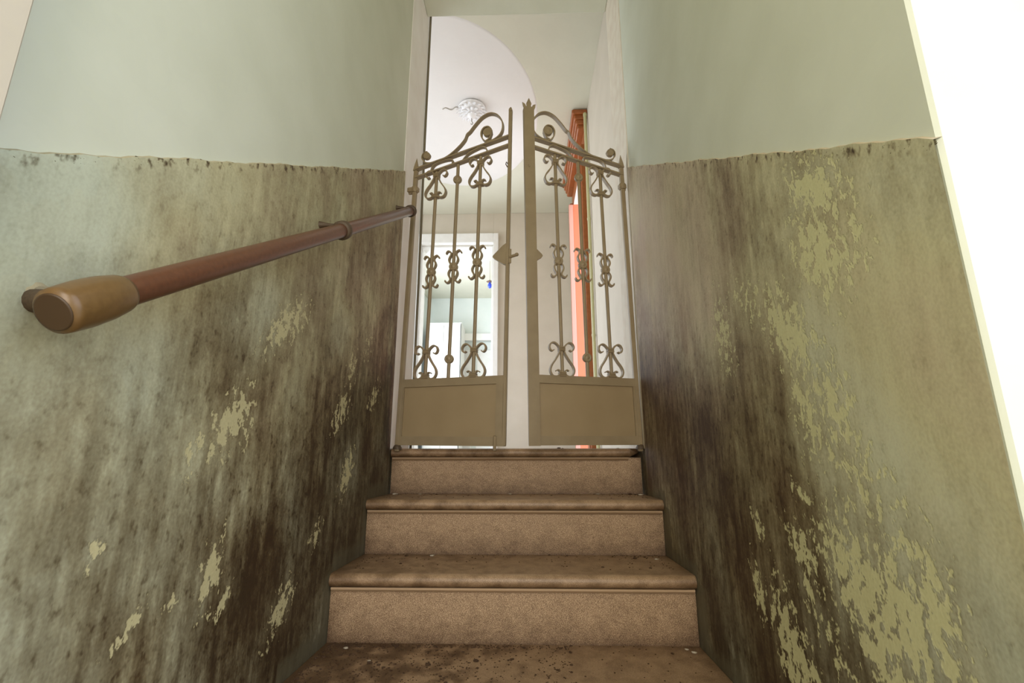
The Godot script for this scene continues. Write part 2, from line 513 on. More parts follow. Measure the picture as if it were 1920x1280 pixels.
func dado(parent: Node3D, side: float, da: float, db: float, m: String):
	# stained coat standing 6 mm proud of the wall, its upper edge ragged
	var st := begin()
	var n := 150
	var x := side * WX
	var rows := [-1.0, -0.6, -0.25, 0.0]
	for i in n:
		var d1 := lerpf(da, db, float(i) / n)
		var d2 := lerpf(da, db, float(i + 1) / n)
		st.set_smooth_group(0)
		var t1 := dado_top(d1, side)
		var t2 := dado_top(d2, side)
		var b1 := V0 + SLOPE * d1
		var b2 := V0 + SLOPE * d2
		for k in 3:
			var f1 := k / 3.0
			var f2 := (k + 1) / 3.0
			var v := [P(x, lerpf(b1, t1, f1), d1), P(x, lerpf(b2, t2, f1), d2), P(x, lerpf(b2, t2, f2), d2), P(x, lerpf(b1, t1, f2), d1)]
			var uv := []
			for q in 4:
				var dd := -(v[q] as Vector3).z
				uv.append(Vector2((dd - da) / (db - da), clampf((V1 - ((v[q] as Vector3).y - SLOPE * dd)) / (V1 - V0), 0.0, 1.0)))
			quad_uv(st, v, uv, Vector3(-side, 0, 0))
		st.set_smooth_group(0xFFFFFFFF)
		st.set_uv(Vector2(0.5, 0.01))
		quad(st, P(x, t1, d1), P(x, t2, d2), P(x + side * 0.012, t2 + 0.004, d2), P(x + side * 0.012, t1 + 0.004, d1), Vector3(-side * 0.2, 1, 0))
	st.set_uv(Vector2(1.0, 0.3))
	quad(st, P(x, V0 + SLOPE * db, db), P(x, dado_top(db, side), db), P(x + side * 0.012, dado_top(db, side), db + 0.004), P(x + side * 0.012, V0 + SLOPE * db, db + 0.004), Vector3(0, 0, -1))
	done(st, "stained_dado", m, parent, "stained peeling lower coat of paint", true)
	# crust along the border: broken ridge of old paint and mould specks
	var ridge := begin()
	var r := RandomNumberGenerator.new()
	r.seed = 7 if side < 0 else 8
	for q in 260:
		var d := lerpf(maxf(da, 0.42), db - 0.02, clampf((floorf(r.randf() * 14.0) + 0.5 + r.randfn(0.0, 0.34)) / 14.0, 0.0, 1.0))
		var c := P(x + side * 0.001, dado_top(d, side) + r.randfn(-0.009, 0.0035), d)
		var l := 0.0014 + 0.007 * pow(r.randf(), 2.5)
		var ring := []
		for k in 6:
			var a := TAU * k / 6 + r.randf() * 0.5
			ring.append(c + Vector3(0, sin(a) * l * 0.5 * r.randf_range(0.5, 1.2), -cos(a) * l + -0.0) + Vector3(0, 0, 0))
		var top := c + Vector3(-side * 0.0012, 0, 0)
		ridge.set_smooth_group(0xFFFFFFFF)
		for k in 6: tri(ridge, top, ring[k], ring[(k + 1) % 6], Vector3(-side, 0, 0))
	var o := done(ridge, "mould_crust", "mould", parent, "dark crumbling crust along the paint border")
	o.set_meta("kind", "stuff")

func build_shell():
	flat("mould", Color8(92, 86, 62), 0.95)
	var l := shell("wall_left", "stairwell wall with handrail, pale green above and stained below")
	bx("plaster", "upper_paint", l, P(-0.492, -0.9, -1.5), P(-0.64, CEIL, 1.93), 0.001)
	bx("jamb_foot", "grimy_plaster", l, P(-0.4905, -0.3, 1.93), P(-0.64, LAND - 0.004, 2.27), 0.003)
	bx("jamb", "jamb_paint", l, P(-0.490, LAND - 0.004, 1.93), P(-0.64, CEIL, 2.27), 0.004, "white chipped jamb behind the gate")
	dado(l, -1.0, 0.30, 1.94, "wall_stain_a")
	var r := shell("wall_right", "stairwell wall without handrail, stained brown and flaking to bare plaster")
	bx("plaster", "upper_paint", r, P(0.492, -0.9, 0.48), P(0.64, CEIL, 1.90), 0.004)
	bx("jamb_foot", "grimy_plaster", r, P(0.4905, -0.3, 1.90), P(0.64, LAND - 0.004, 2.2), 0.003)
	bx("jamb", "stained_jamb", r, P(0.490, LAND - 0.004, 1.90), P(0.64, CEIL, 2.2), 0.004, "chipped pinkish jamb behind the gate")
	bx("door_head", "upper_paint", r, P(0.492, 2.35, -0.6), P(0.64, CEIL, 0.478), 0.004)
	bx("return_wall", "upper_paint", r, P(0.492, -0.9, -1.5), P(0.64, CEIL, -0.6), 0.004)
	dado(r, 1.0, 0.48, 1.90, "wall_stain_b")
	var b := shell("wall_back", "pale wall closing the stairwell around a tall unseen opening added for light")
	bx("plaster", "upper_paint", b, P(-0.64, -0.9, -1.5), P(-0.46, CEIL, -1.65), 0.002)
	bx("plaster", "upper_paint", b, P(0.46, -0.9, -1.5), P(0.64, CEIL, -1.65), 0.002)
	bx("plaster", "upper_paint", b, P(-0.46, 2.3, -1.5), P(0.46, CEIL, -1.65), 0.002)
	var t := shell("trim_1", "off-white door casing upright at the near end of the left wall")
	bx("casing", "cream_wall", t, P(-0.46, -0.51, 0.26), P(-0.493, 2.4, 0.399), 0.004)
	var c := shell("ceiling", "plain plaster ceiling over the stair")
	bx("slab", "upper_paint", c, P(-0.64, CEIL, -1.65), P(0.64, CEIL + 0.15, 1.93), 0.002)
	var li := shell("trim_2", "flat pale green lintel over the gate opening")
	bx("lintel", "upper_paint", li, P(-0.492, 2.85, 1.93), P(0.492, CEIL, 2.22), 0.006)
	var f := shell("floor", "lower landing of terrazzo below the frame")
	bx("slab", "floor_tile", f, P(-0.64, -0.66, -1.65), P(0.64, -0.51, D0 - 3 * RUN + 0.3), 0.002)

func build_stairs():
	terrazzo("riser_0", 900, 160, 101, false, 0.0, 0.6)
	terrazzo("riser_1", 900, 160, 111, false, 0.0, 0.6)
	terrazzo("riser_2", 900, 160, 121, false, 0.0, 0.6)
	terrazzo("tread_0", 900, 280, 131, true, 0.9, 0.5)
	terrazzo("tread_1", 900, 280, 141, true, 0.3, 0.45)
	var names := ["third step down, terrazzo tread strewn with brown dirt at its left", "lower middle terrazzo step with grimy riser", "upper middle terrazzo step with worn shiny tread", "topmost terrazzo step under the gate with broken right nosing corner"]
	for k in range(-3, 4):
		var s: Node3D
		if k >= 0: s = base("stair_step", names[k], "step", P(0, (k - 1) * RISE, D0 + (k - 1) * RUN), "terrazzo steps")
		else:
			if k == -3: continue
			s = base("stair_step", "terrazzo step below the camera, %s" % ("lowest of the flight" if k == -2 else "second lowest of the flight"), "step", P(0, (k - 1) * RISE, D0 + (k - 1) * RUN), "terrazzo steps")
		step(s, k)

func step(s: Node3D, k: int):
	# local: y 0 at the foot of the riser, z 0 on its face, +z towards the viewer
	var e := 0.4845
	var st := begin()
	var back := -RUN - 0.02 if k < 3 else -0.34
	var th := 0.034
	# tread: rounded nosing profile (z, y) swept across, with its own end faces
	var prof := []
	for q in 9:
		var a := -PI / 2 + PI * q / 8.0
		prof.append(Vector2(0.0206 - th / 2 + 0.004 + cos(a) * th / 2 - 0.004, RISE - th / 2 + sin(a) * th / 2))
	prof.append(Vector2(-0.02, RISE))
	prof.append(Vector2(back, RISE))
	prof.append(Vector2(back, RISE - th))
	var ends := [-e, e]
	if k == 3: ends = [-e, e - 0.045]
	st.set_smooth_group(0)
	for i in prof.size():
		var a: Vector2 = prof[i]
		var b: Vector2 = prof[(i + 1) % prof.size()]
		if i >= 8: st.set_smooth_group(0xFFFFFFFF)
		var va := clampf((a.x - back) / (0.01 - back), 0.0, 1.0) * 0.8
		var vb := clampf((b.x - back) / (0.01 - back), 0.0, 1.0) * 0.8
		if i < 8:
			va = 0.8 + 0.2 * (1.0 - i / 8.0)
			vb = 0.8 + 0.2 * (1.0 - (i + 1) / 8.0)
		var ra: float = ends[1] if i < 9 else e
		var rb: float = ends[1] if i < 8 else e
		if i == 9 or i == 8: rb = e
		if i == 8: ra = ends[1]
		var n := 12
		for q in n:
			var f1 := float(q) / n
			var f2 := float(q + 1) / n
			var v := [Vector3(lerpf(ends[0], ra, f1), a.y, a.x), Vector3(lerpf(ends[0], ra, f2), a.y, a.x), Vector3(lerpf(ends[0], rb, f2), b.y, b.x), Vector3(lerpf(ends[0], rb, f1), b.y, b.x)]
			quad_uv(st, v, [Vector2(f1, va), Vector2(f2, va), Vector2(f2, vb), Vector2(f1, vb)], Vector3(0, (a.y + b.y) / 2 - RISE + th / 2, (a.x + b.x) / 2 + 0.02))
	st.set_smooth_group(0xFFFFFFFF)
	for sd in [-1.0, 1.0]:
		var m := Vector3(sd * e, RISE - th / 2, -0.05)
		for i in prof.size():
			var a: Vector2 = prof[i]
			var b: Vector2 = prof[(i + 1) % prof.size()]
			var xa: float = (ends[1] if (sd > 0 and i < 9) else sd * e)
			var xb: float = (ends[1] if (sd > 0 and i < 8) else sd * e)
			st.set_uv(Vector2(0.97, 0.3))
			tri(st, m, Vector3(xa, a.y, a.x), Vector3(xb, b.y, b.x), Vector3(sd, 0, 0))
	done(st, "tread", "tread_0" if k <= 0 else "tread_1", s)
	# fillet under the nosing
	st = begin()
	var fx: float = ends[1] - 0.004
	st.set_uv(Vector2(0.4, 0.05))
	var rings := []
	for x in [-e + 0.004, fx]:
		rings.append([Vector3(x, RISE - th, 0.013), Vector3(x, RISE - th - 0.005, 0.013), Vector3(x, RISE - th - 0.011, 0.006), Vector3(x, RISE - th - 0.012, -0.01), Vector3(x, RISE - th, -0.01)])
	loft(st, rings, -1)
	done(st, "fillet", "riser_%d" % clampi(k - 1, 0, 2), s)
	st = begin()
	var h := RISE - th - 0.001
	st.set_smooth_group(0xFFFFFFFF)
	quad_uv(st, [Vector3(-e, 0, 0), Vector3(e, 0, 0), Vector3(e, h, 0), Vector3(-e, h, 0)], [Vector2(0, 1), Vector2(1, 1), Vector2(1, 0), Vector2(0, 0)], Vector3(0, 0, 1))
	st.set_uv(Vector2(0.01, 0.5))
	quad(st, Vector3(-e, 0, 0), Vector3(-e, h, 0), Vector3(-e, h, -0.03), Vector3(-e, 0, -0.03), Vector3(-1, 0, 0))
	quad(st, Vector3(e, 0, 0), Vector3(e, h, 0), Vector3(e, h, -0.03), Vector3(e, 0, -0.03), Vector3(1, 0, 0))
	quad(st, Vector3(-e, 0, -0.03), Vector3(-e, h, -0.03), Vector3(e, h, -0.03), Vector3(e, 0, -0.03), Vector3(0, 0, -1))
	done(st, "riser", "riser_%d" % clampi(k - 1, 0, 2), s)

# ------------------------------------------------------------------ handrail
func build_handrail():
	var a := P(-0.426, 0.633, 0.497)
	var b := P(-0.426, 1.462, 1.832)
	var ax := (b - a).normalized()
	var h := base("handrail", "sloping brown wooden handrail on the stained left wall", "handrail", a)
	var xf := Transform3D(Basis(Quaternion(Vector3.UP, ax)), Vector3.ZERO)
	var st := begin()
	var len := (b - a).length()
	lathe(st, [[0.0175, 0.02], [0.018, 0.03], [0.0178, len * 0.5], [0.018, len - 0.004], [0.016, len]], xf, 24)
	done(st, "rail", "rail_wood", h)
	st = begin()
	lathe(st, [[0.018, -0.048], [0.0235, -0.045], [0.0245, -0.038], [0.026, -0.015], [0.0255, 0.01], [0.0225, 0.034], [0.0205, 0.040], [0.017, 0.041]], xf, 28)
	var cap := done(st, "end_cap", "cap_brass", h, "bulbous golden brown end cap")
	st = begin()
	lathe(st, [[0.0195, -0.0478], [0.0195, -0.0486], [0.018, -0.0492]], xf, 28)
	done(st, "end_shade", "end_shade_tone", cap, "dark disc painting the shade on the cap end")  # disc darkened to paint the unlit end of the cap
	var spots := [[0.0, 0], [0.0, 1], [0.0, 2]]
	for q in 3:
		var d: float = [0.49, 1.150, 1.826][q]
		var f := (d - 0.497) / (1.832 - 0.497)
		var c := (b - a) * f
		st = begin()
		if q > 0:
			# collar round the rail and a curved iron arm to the wall
			lathe(st, [[0.018, -0.012], [0.0225, -0.012], [0.0245, -0.008], [0.0245, 0.008], [0.0225, 0.012], [0.018, 0.012]], Transform3D(xf.basis, c), 24)
			tube(st, [c + Vector3(-0.014, 0.012, 0), c + Vector3(-0.03, 0.014, 0), c + Vector3(-0.045, 0.016, 0), c + Vector3(-0.061, 0.017, 0)], 0.006, 10, [1.0, 0.9, 1.0, 1.6])
			lathe(st, [[0.0115, 0.0], [0.0115, 0.004], [0.006, 0.007]], Transform3D(Basis(Vector3.FORWARD, -PI / 2), c + Vector3(-0.0605, 0.017, 0)), 14)
		else:
			tube(st, [c + Vector3(-0.012, 0.0, 0.0), c + Vector3(-0.03, 0.002, 0.0), c + Vector3(-0.0615, 0.003, 0)], 0.013, 14, [0.85, 0.9, 1.0])
		done(st, "bracket", "dark_iron", h)
	st = begin()
	var ring := []
	var ring2 := []
	for k in 18:
		var an := TAU * k / 18
		var rr := 0.0185 + 0.0015 * sin(k * 2.3)
		ring.append(Vector3(-0.0605, 0.003 + sin(an) * rr, cos(an) * rr))
		ring2.append(Vector3(-0.0575, 0.003 + sin(an) * 0.014, cos(an) * 0.014))
	loft(st, [ring, ring2], 0)
	done(st, "plaster_collar", "cap_ring", h, "pale patch of plaster round the lowest bracket")

# ------------------------------------------------------------------ gate
func build_gate():
	leaf(false)
	leaf(true)

func v2(a: Array, f := 1.0, at := Vector2.ZERO) -> Array:
	var o := []
	for i in range(0, a.size(), 2): o.append(Vector2(a[i] * f, a[i + 1]) * 0.001 + at)
	return o

func leaf(right: bool):
	var ang := deg_to_rad(14.0)
	var at := P(0.482 if right else -0.462, LAND, GATE_D)
	var g := base("gate_leaf", "right leaf of the beige iron gate, broad meeting stile ending in a fleur tip" if right else "left leaf of the beige iron gate, narrow meeting stile with latch lever", "gate", at, "leaves of the iron gate")
	g.basis = Basis(Vector3.UP, PI + ang if right else -ang) * Basis(Vector3.BACK, deg_to_rad(-0.6 if right else -1.0))
	var fr := -1.0 if right else 1.0     # which local z faces the stairs
	var m := "iron_paint"
	var st := begin()
	# stiles
	box(st, Vector3(-0.006, -0.012, -0.009), Vector3(0.012, 1.205, 0.009), 0.003)
	loft(st, [[Vector3(-0.009, 1.205, -0.009), Vector3(0.014, 1.205, -0.009), Vector3(0.014, 1.205, 0.009), Vector3(-0.009, 1.205, 0.009)], [Vector3(-0.006, 1.225, -0.007), Vector3(0.011, 1.225, -0.007), Vector3(0.011, 1.225, 0.007), Vector3(-0.006, 1.225, 0.007)], [Vector3(0.002, 1.268, -0.001), Vector3(0.003, 1.268, -0.001), Vector3(0.003, 1.268, 0.001), Vector3(0.002, 1.268, 0.001)]], -1)
	done(st, "hinge_stile", m, g)
	st = begin()
	box(st, Vector3(0.428, 0.012, -0.008), Vector3(0.443, 1.425, 0.008), 0.003)
	lathe(st, [[0.0105, 0.0], [0.009, 0.012], [0.003, 0.022]], Transform3D(Basis(Vector3.UP, PI / 4), Vector3(0.4355, 1.424, 0)), 4, -1)
	done(st, "meeting_stile", m, g)
	if right:
		st = begin()
		grow(st, PackedVector2Array([Vector2(0.402, 0.010), Vector2(0.446, 0.010), Vector2(0.441, 1.428), Vector2(0.4455, 1.440), Vector2(0.4485, 1.458), Vector2(0.437, 1.451), Vector2(0.432, 1.440), Vector2(0.4285, 1.442), Vector2(0.431, 1.456), Vector2(0.4195, 1.483), Vector2(0.408, 1.456), Vector2(0.411, 1.442), Vector2(0.407, 1.440), Vector2(0.402, 1.450), Vector2(0.3895, 1.456), Vector2(0.392, 1.438), Vector2(0.397, 1.426)]), fr * 0.009, fr * 0.014)
		var cp := done(st, "cover_strip", m, g, "broad cover strip with fleur tip")
		st = begin()
		lathe(st, [[0.006, 0.0], [0.0055, 0.002], [0.003, 0.003]], Transform3D(Basis(Vector3.RIGHT, PI / 2 * fr) * Basis().scaled(Vector3(0.8, 1, 1.5)), Vector3(0.424, 1.155, fr * 0.014)), 12)
		done(st, "plug", m, cp)
	# rails
	st = begin()
	strap(st, [Vector2(0.002, 1.211), Vector2(0.22, 1.258), Vector2(0.43, 1.303)], 0.0065, 0.024)
	done(st, "rail", m, g)
	st = begin()
	strap(st, [Vector2(0.002, 1.168), Vector2(0.22, 1.214), Vector2(0.43, 1.260)], 0.0065, 0.024)
	done(st, "rail", m, g)
	# crest: one long S scroll with a disc at each end
	st = begin()
	strap(st, curve(v2([334, 1325, 318, 1336, 316, 1352, 329, 1362, 348, 1357, 354, 1335, 345, 1308, 326, 1294, 356, 1294, 388, 1312, 402, 1342, 399, 1382, 376, 1416, 343, 1430, 308, 1418, 277, 1386, 254, 1356, 240, 1344, 230, 1318, 200, 1284, 158, 1252, 112, 1234, 71, 1230, 44, 1239, 30, 1262, 36, 1284, 54, 1290].slice(10)), 5), 0.0052, 0.02, 0.8)
	var crest := done(st, "crest_scroll", m, g)
	st = begin()
	strap(st, curve(v2([326, 1294, 309, 1316, 306, 1342, 318, 1362, 338, 1364, 352, 1350]), 5), 0.0052, 0.02, 0.8)
	done(st, "inner_volute", m, crest)
	for c in [[0.334, 1.341, 0.0205], [0.051, 1.272, 0.0165]]:
		st = begin()
		lathe(st, [[c[2], -0.009], [c[2], 0.006], [c[2] * 0.9, 0.0085], [c[2] * 0.82, 0.0085], [c[2] * 0.74, 0.0075], [c[2] * 0.4, 0.0095], [0.0005, 0.0105]], Transform3D(Basis(Vector3.RIGHT, PI / 2 * fr), Vector3(c[0], c[1], 0)), 20)
		done(st, "scroll_boss", m, crest)
	# short S scrolls between the rails
	for c in [[335, 1240, 330, 1262, 312, 1271, 285, 1264, 250, 1248, 226, 1222], [176, 1214, 178, 1228, 160, 1234, 124, 1231, 92, 1220, 78, 1196, 84, 1186]]:
		st = begin()
		strap(st, curve(v2(c), 5), 0.005, 0.018, 0.7)
		done(st, "rail_scroll", m, g)
	# three bars with their ornaments
	var bars := [[0.104, 1.184, 0.719], [0.203, 1.206, 0.733], [0.306, 1.228, 0.742]]
	for i in 3:
		var s: float = bars[i][0]
		var b := begin()
		lathe(b, [[0.0072, 0.25], [0.0074, 0.7], [0.0072, bars[i][1]]], Transform3D(Basis.IDENTITY, Vector3(s, 0, 0)), 12)
		var bar := done(b, "bar", m, g)
		var yc: float = bars[i][2]
		for sx in [-1.0, 1.0]:
			for sy in [-1.0, 1.0]:
				b = begin()
				var q := []
				for p in [[4, 3], [13, 12], [19, 26], [18, 38], [11, 52], [11, 60], [17, 67], [26, 69], [32, 63], [33, 57]]: q.append(Vector2(s + sx * p[0] * 0.001, yc + sy * p[1] * 0.001))
				strap(b, curve(q, 4), 0.006, 0.016, 0.6)
				done(b, "curl", m, bar)
		b = begin()
		lathe(b, [[0.0175, -0.010], [0.0175, 0.008], [0.015, 0.0105], [0.013, 0.0095], [0.007, 0.0095], [0.005, 0.012], [0.0005, 0.013]], Transform3D(Basis(Vector3.RIGHT, PI / 2 * fr), Vector3(s, yc, 0)), 18)
		done(b, "rosette", m, bar)
		if i == 1:
			for y in [1.132, 0.346]:
				b = begin()
				lathe(b, [[0.0175, -0.008], [0.019, 0.0], [0.0175, 0.008], [0.013, 0.0105], [0.012, 0.0095], [0.007, 0.0095], [0.005, 0.012], [0.0005, 0.013]], Transform3D(Basis(Vector3.RIGHT, PI / 2 * fr), Vector3(s, y, 0)), 18)
				done(b, "round_boss", m, bar)
		else:
			for y in [bars[i][1] - 0.018 if i == 0 else 1.196, 0.378]:
				for sx in [-1.0, 1.0]:
					b = begin()
					var q := []
					for p in [[31, -4], [38, -9], [46, -4], [49, 8], [42, 21], [29, 24], [16, 14], [8, 0], [12, -18], [26, -43], [42, -66], [48, -86], [41, -104], [26, -109], [12, -101], [10, -90], [17, -83], [26, -87]]: q.append(Vector2(s + sx * p[0] * 0.001, y + p[1] * 0.001))
					strap(b, curve(q, 4), 0.0055, 0.018, 0.75)
					done(b, "heart_scroll", m, bar)
				for yy in [[y, 0.013], [y - 0.1, 0.014]]:
					b = begin()
					var rg := []
					for k in 13:
						var e := 0.0 if k % 4 in [1, 2, 3] else 0.0022
						if k == 0 or k == 12: e = 0.003
						var hx: float = yy[1] - e
						var hz := 0.012 - e
						var hy: float = yy[0] - 0.009 + k * 0.0015
						rg.append([Vector3(s - hx, hy, -hz), Vector3(s + hx, hy, -hz), Vector3(s + hx, hy, hz), Vector3(s - hx, hy, hz)])
					loft(b, rg, -1)
					done(b, "binding", m, bar)
	# kick panel: sheet with a raised frame
	st = begin()
	grow(st, PackedVector2Array([Vector2(0.006, 0.020), Vector2(0.432, 0.020), Vector2(0.432, 0.268), Vector2(0.006, 0.250)]), -0.002, 0.002)
	var panel := done(st, "kick_panel", "iron_sheet", g)
	for f in [[[0.006, 0.012, 0.436, 0.012, 0.436, 0.046, 0.006, 0.046]], [[0.006, 0.236, 0.432, 0.243, 0.432, 0.274, 0.006, 0.268]], [[0.012, 0.046, 0.021, 0.046, 0.021, 0.237, 0.012, 0.237]], [[0.402, 0.046, 0.430, 0.046, 0.430, 0.243, 0.402, 0.243]]]:
		st = begin()
		var pl := PackedVector2Array()
		for k in 4: pl.append(Vector2(f[0][k * 2], f[0][k * 2 + 1]))
		grow(st, pl, fr * 0.001, fr * 0.0085)
		done(st, "panel_frame", m, panel)
	# lock plate, latch, bolt, hinges
	st = begin()
	grow(st, PackedVector2Array([Vector2(0.430, 0.812), Vector2(0.416, 0.803), Vector2(0.376, 0.764), Vector2(0.373, 0.757), Vector2(0.378, 0.751), Vector2(0.420, 0.722), Vector2(0.430, 0.720)]), -0.007, 0.007)
	var lock := done(st, "lock_plate", m, g)
	if not right:
		st = begin()
		box(st, Vector3(0.440, 0.722, 0.004), Vector3(0.452, 0.784, 0.010), 0.002)
		tube(st, [Vector3(0.445, 0.748, 0.008), Vector3(0.458, 0.750, 0.012), Vector3(0.472, 0.753, 0.012)], 0.0062, 10)
		lathe(st, [[0.001, 0.0], [0.006, 0.002], [0.008, 0.008], [0.006, 0.014], [0.001, 0.016]], Transform3D(Basis(Vector3.FORWARD, PI / 2.4), Vector3(0.468, 0.753, 0.012)), 12)
		done(st, "latch_lever", m, lock)
		st = begin()
		box(st, Vector3(0.398, -0.006, 0.009), Vector3(0.410, 0.050, 0.017), 0.003)
		done(st, "drop_bolt", m, g)
		st = begin()
		tube(st, [Vector3(0.430, 1.168, 0.008), Vector3(0.424, 1.176, 0.011), Vector3(0.423, 1.164, 0.013), Vector3(0.429, 1.152, 0.009)], 0.0022, 8)
		done(st, "wire_loop", "dark_iron", g)
	for y in [1.112, 0.0]:
		st = begin()
		if y > 0.5:
			box(st, Vector3(-0.030 if not right else -0.012, y - 0.011, -0.012), Vector3(0.020, y + 0.011, 0.012), 0.003)
			lathe(st, [[0.0135, -0.013], [0.015, -0.011], [0.015, 0.011], [0.0135, 0.013]], Transform3D(Basis.IDENTITY, Vector3(0.003, y, 0)), 16)
			box(st, Vector3(-0.026 if not right else -0.010, y - 0.019, -0.006), Vector3(-0.008, y - 0.011, 0.006), 0.002)
		else:
			lathe(st, [[0.017, -0.003], [0.017, 0.003], [0.013, 0.010], [0.010, 0.014]], Transform3D(Basis.IDENTITY, Vector3(0.003, y, 0)), 14)
		done(st, "hinge", m if y > 0.5 else "dark_iron", g)

# ------------------------------------------------------------------ upper room
func build_upper_room():
	var f := shell("floor", "terrazzo floor of the upper rooms")
	bx("slab", "pale_floor", f, P(-2.4, LAND - 0.15, 2.25), P(1.2, LAND - 0.002, 9.2), 0.001)
	var c := shell("ceiling", "cream ceiling of the upper room")
	bx("slab", "ceiling_paint", c, P(-2.4, CEIL, 1.93), P(1.2, CEIL + 0.15, 9.2), 0.001)
	# whiter oval around the rosette, a few millimetres proud
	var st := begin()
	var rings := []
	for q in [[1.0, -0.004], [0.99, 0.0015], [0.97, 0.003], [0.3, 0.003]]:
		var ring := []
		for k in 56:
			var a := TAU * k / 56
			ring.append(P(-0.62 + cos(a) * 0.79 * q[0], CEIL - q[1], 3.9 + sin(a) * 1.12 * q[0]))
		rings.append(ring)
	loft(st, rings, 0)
	done(st, "oval_field", "oval_white", c, "white oval field of the ceiling")
	var r := shell("wall_right", "cream wall of the upper room with the orange door surround")
	bx("plaster", "cream_wall", r, P(0.60, LAND, 2.2), P(0.95, CEIL, 3.97), 0.003)
	bx("plaster", "cream_wall", r, P(0.60, 3.18, 3.97), P(0.95, CEIL, 4.9), 0.003)
	bx("plaster", "cream_wall", r, P(0.60, LAND, 4.9), P(0.95, CEIL, 9.2), 0.003)
	bx("jamb_return", "jamb_paint", r, P(0.64, LAND, 2.05), P(0.95, CEIL, 2.2), 0.002)
	var w := shell("wall_far", "cream far wall of the upper room with the white doorway")
	bx("plaster", "cream_wall", w, P(-0.352, LAND, 5.67), P(0.62, CEIL, 5.85), 0.003)
	bx("plaster", "cream_wall", w, P(-1.25, 3.075, 5.67), P(-0.35, CEIL, 5.85), 0.003)
	bx("plaster", "cream_wall", w, P(-2.4, LAND, 5.67), P(-1.252, CEIL, 5.85), 0.003)
	var l := shell("wall_left", "side wall of the upper room with a tall window opening")
	bx("plaster", "cream_wall", l, P(-2.2, LAND, 1.93), P(-2.4, CEIL, 2.9), 0.003)
	bx("plaster", "cream_wall", l, P(-2.2, LAND, 4.9), P(-2.4, CEIL, 5.67), 0.003)
	bx("plaster", "cream_wall", l, P(-2.2, 2.95, 2.9), P(-2.4, CEIL, 4.9), 0.003)
	bx("plaster", "cream_wall", l, P(-2.2, LAND, 2.9), P(-2.4, 0.85, 4.9), 0.003)
	var n := shell("wall_near", "wall of the upper room beside the stair opening")  # its unseen window gap is added to let light onto the far wall
	bx("plaster", "cream_wall", n, P(-2.4, LAND, 1.93), P(-1.9, CEIL, 2.27), 0.003)
	bx("plaster", "cream_wall", n, P(-1.1, LAND, 1.93), P(-0.64, CEIL, 2.27), 0.003)
	bx("plaster", "cream_wall", n, P(-1.9, LAND, 1.93), P(-1.1, 1.35, 2.27), 0.003)
	bx("plaster", "cream_wall", n, P(-1.9, 2.85, 1.93), P(-1.1, CEIL, 2.27), 0.003)
	# white doorway in the far wall
	var d := shell("door_1", "white doorway in the far wall of the upper room")
	for q in [[P(-0.35, LAND, 5.60), P(-0.287, 3.2, 5.69)], [P(-1.32, LAND, 5.60), P(-1.25, 3.2, 5.69)], [P(-1.25, 3.075, 5.60), P(-0.35, 3.2, 5.69)]]: bx("casing", "white_paint", d, q[0], q[1], 0.006)
	for q in [[P(-0.372, LAND, 5.69), P(-0.35, 3.075, 5.87)], [P(-1.25, LAND, 5.69), P(-1.23, 3.075, 5.87)], [P(-1.23, 3.05, 5.69), P(-0.372, 3.075, 5.87)]]: bx("lining", "white_paint", d, q[0], q[1], 0.003)
	# the room beyond it
	var b := shell("wall_back", "pale mint walls of the room beyond the white doorway")
	bx("plaster", "mint_wall", b, P(-0.52, LAND, 9.0), P(0.95, CEIL, 9.2), 0.002)
	bx("plaster", "mint_wall", b, P(-1.35, 2.65, 9.0), P(-0.52, CEIL, 9.2), 0.002)
	bx("plaster", "mint_wall", b, P(-2.4, LAND, 9.0), P(-1.35, CEIL, 9.2), 0.002)
	bx("side", "mint_wall", b, P(-1.85, LAND, 5.85), P(-2.05, CEIL, 6.0), 0.002)
	bx("side", "mint_wall", b, P(-1.85, LAND, 7.9), P(-2.05, CEIL, 9.0), 0.002)
	bx("side", "mint_wall", b, P(-1.85, 2.9, 6.0), P(-2.05, CEIL, 7.9), 0.002)
	bx("side", "mint_wall", b, P(-1.85, LAND, 6.0), P(-2.05, 1.1, 7.9), 0.002)
	var d2 := shell("door_2", "white inner door frame in the room beyond")
	for q in [[P(-1.42, LAND, 8.92), P(-1.33, 2.78, 9.02)], [P(-0.54, LAND, 8.92), P(-0.45, 2.78, 9.02)], [P(-1.33, 2.65, 8.92), P(-0.54, 2.78, 9.02)]]: bx("casing", "white_paint", d2, q[0], q[1], 0.005)
	bx("door_leaf", "mint_wall", d2, P(-1.33, LAND, 9.1), P(-0.54, 2.65, 9.15), 0.003)
	for q in [[0.62, 1.35], [1.5, 2.5]]:
		for k in 2: bx("door_panel", "white_paint", d2, P(-1.24 + k * 0.36, q[0], 9.085), P(-0.97 + k * 0.36, q[1], 9.1), 0.006)
	# white wardrobe standing just inside the far room
	var wd := base("wardrobe", "tall white wardrobe with narrow doors seen through the far doorway", "wardrobe", P(-1.22, LAND, 8.45))
	bx("carcass", "white_paint", wd, Vector3(-0.5, 0.0, -0.5), Vector3(0.12, 2.35, 0.0), 0.004)
	for k in 2: bx("door", "white_paint", wd, Vector3(-0.48 + k * 0.3, 0.08, 0.0), Vector3(-0.2 + k * 0.3, 2.3, 0.02), 0.004)
	bx("shadow_strip", "dark_gap", wd, Vector3(0.10, 0.02, 0.0), Vector3(0.118, 2.33, 0.008), 0.002)
	# pendant of the far room
	var pd := base("pendant_lamp", "small brown pendant with a blue glass drop in the far room", "lamp", P(-0.51, 3.16, 7.2))
	st = begin()
	lathe(st, [[0.002, CEIL - 3.16], [0.002, 0.03], [0.012, 0.02], [0.055, 0.0], [0.05, -0.004], [0.01, 0.0]], Transform3D.IDENTITY, 16)
	done(st, "shade", "brown_metal", pd)
	st = begin()
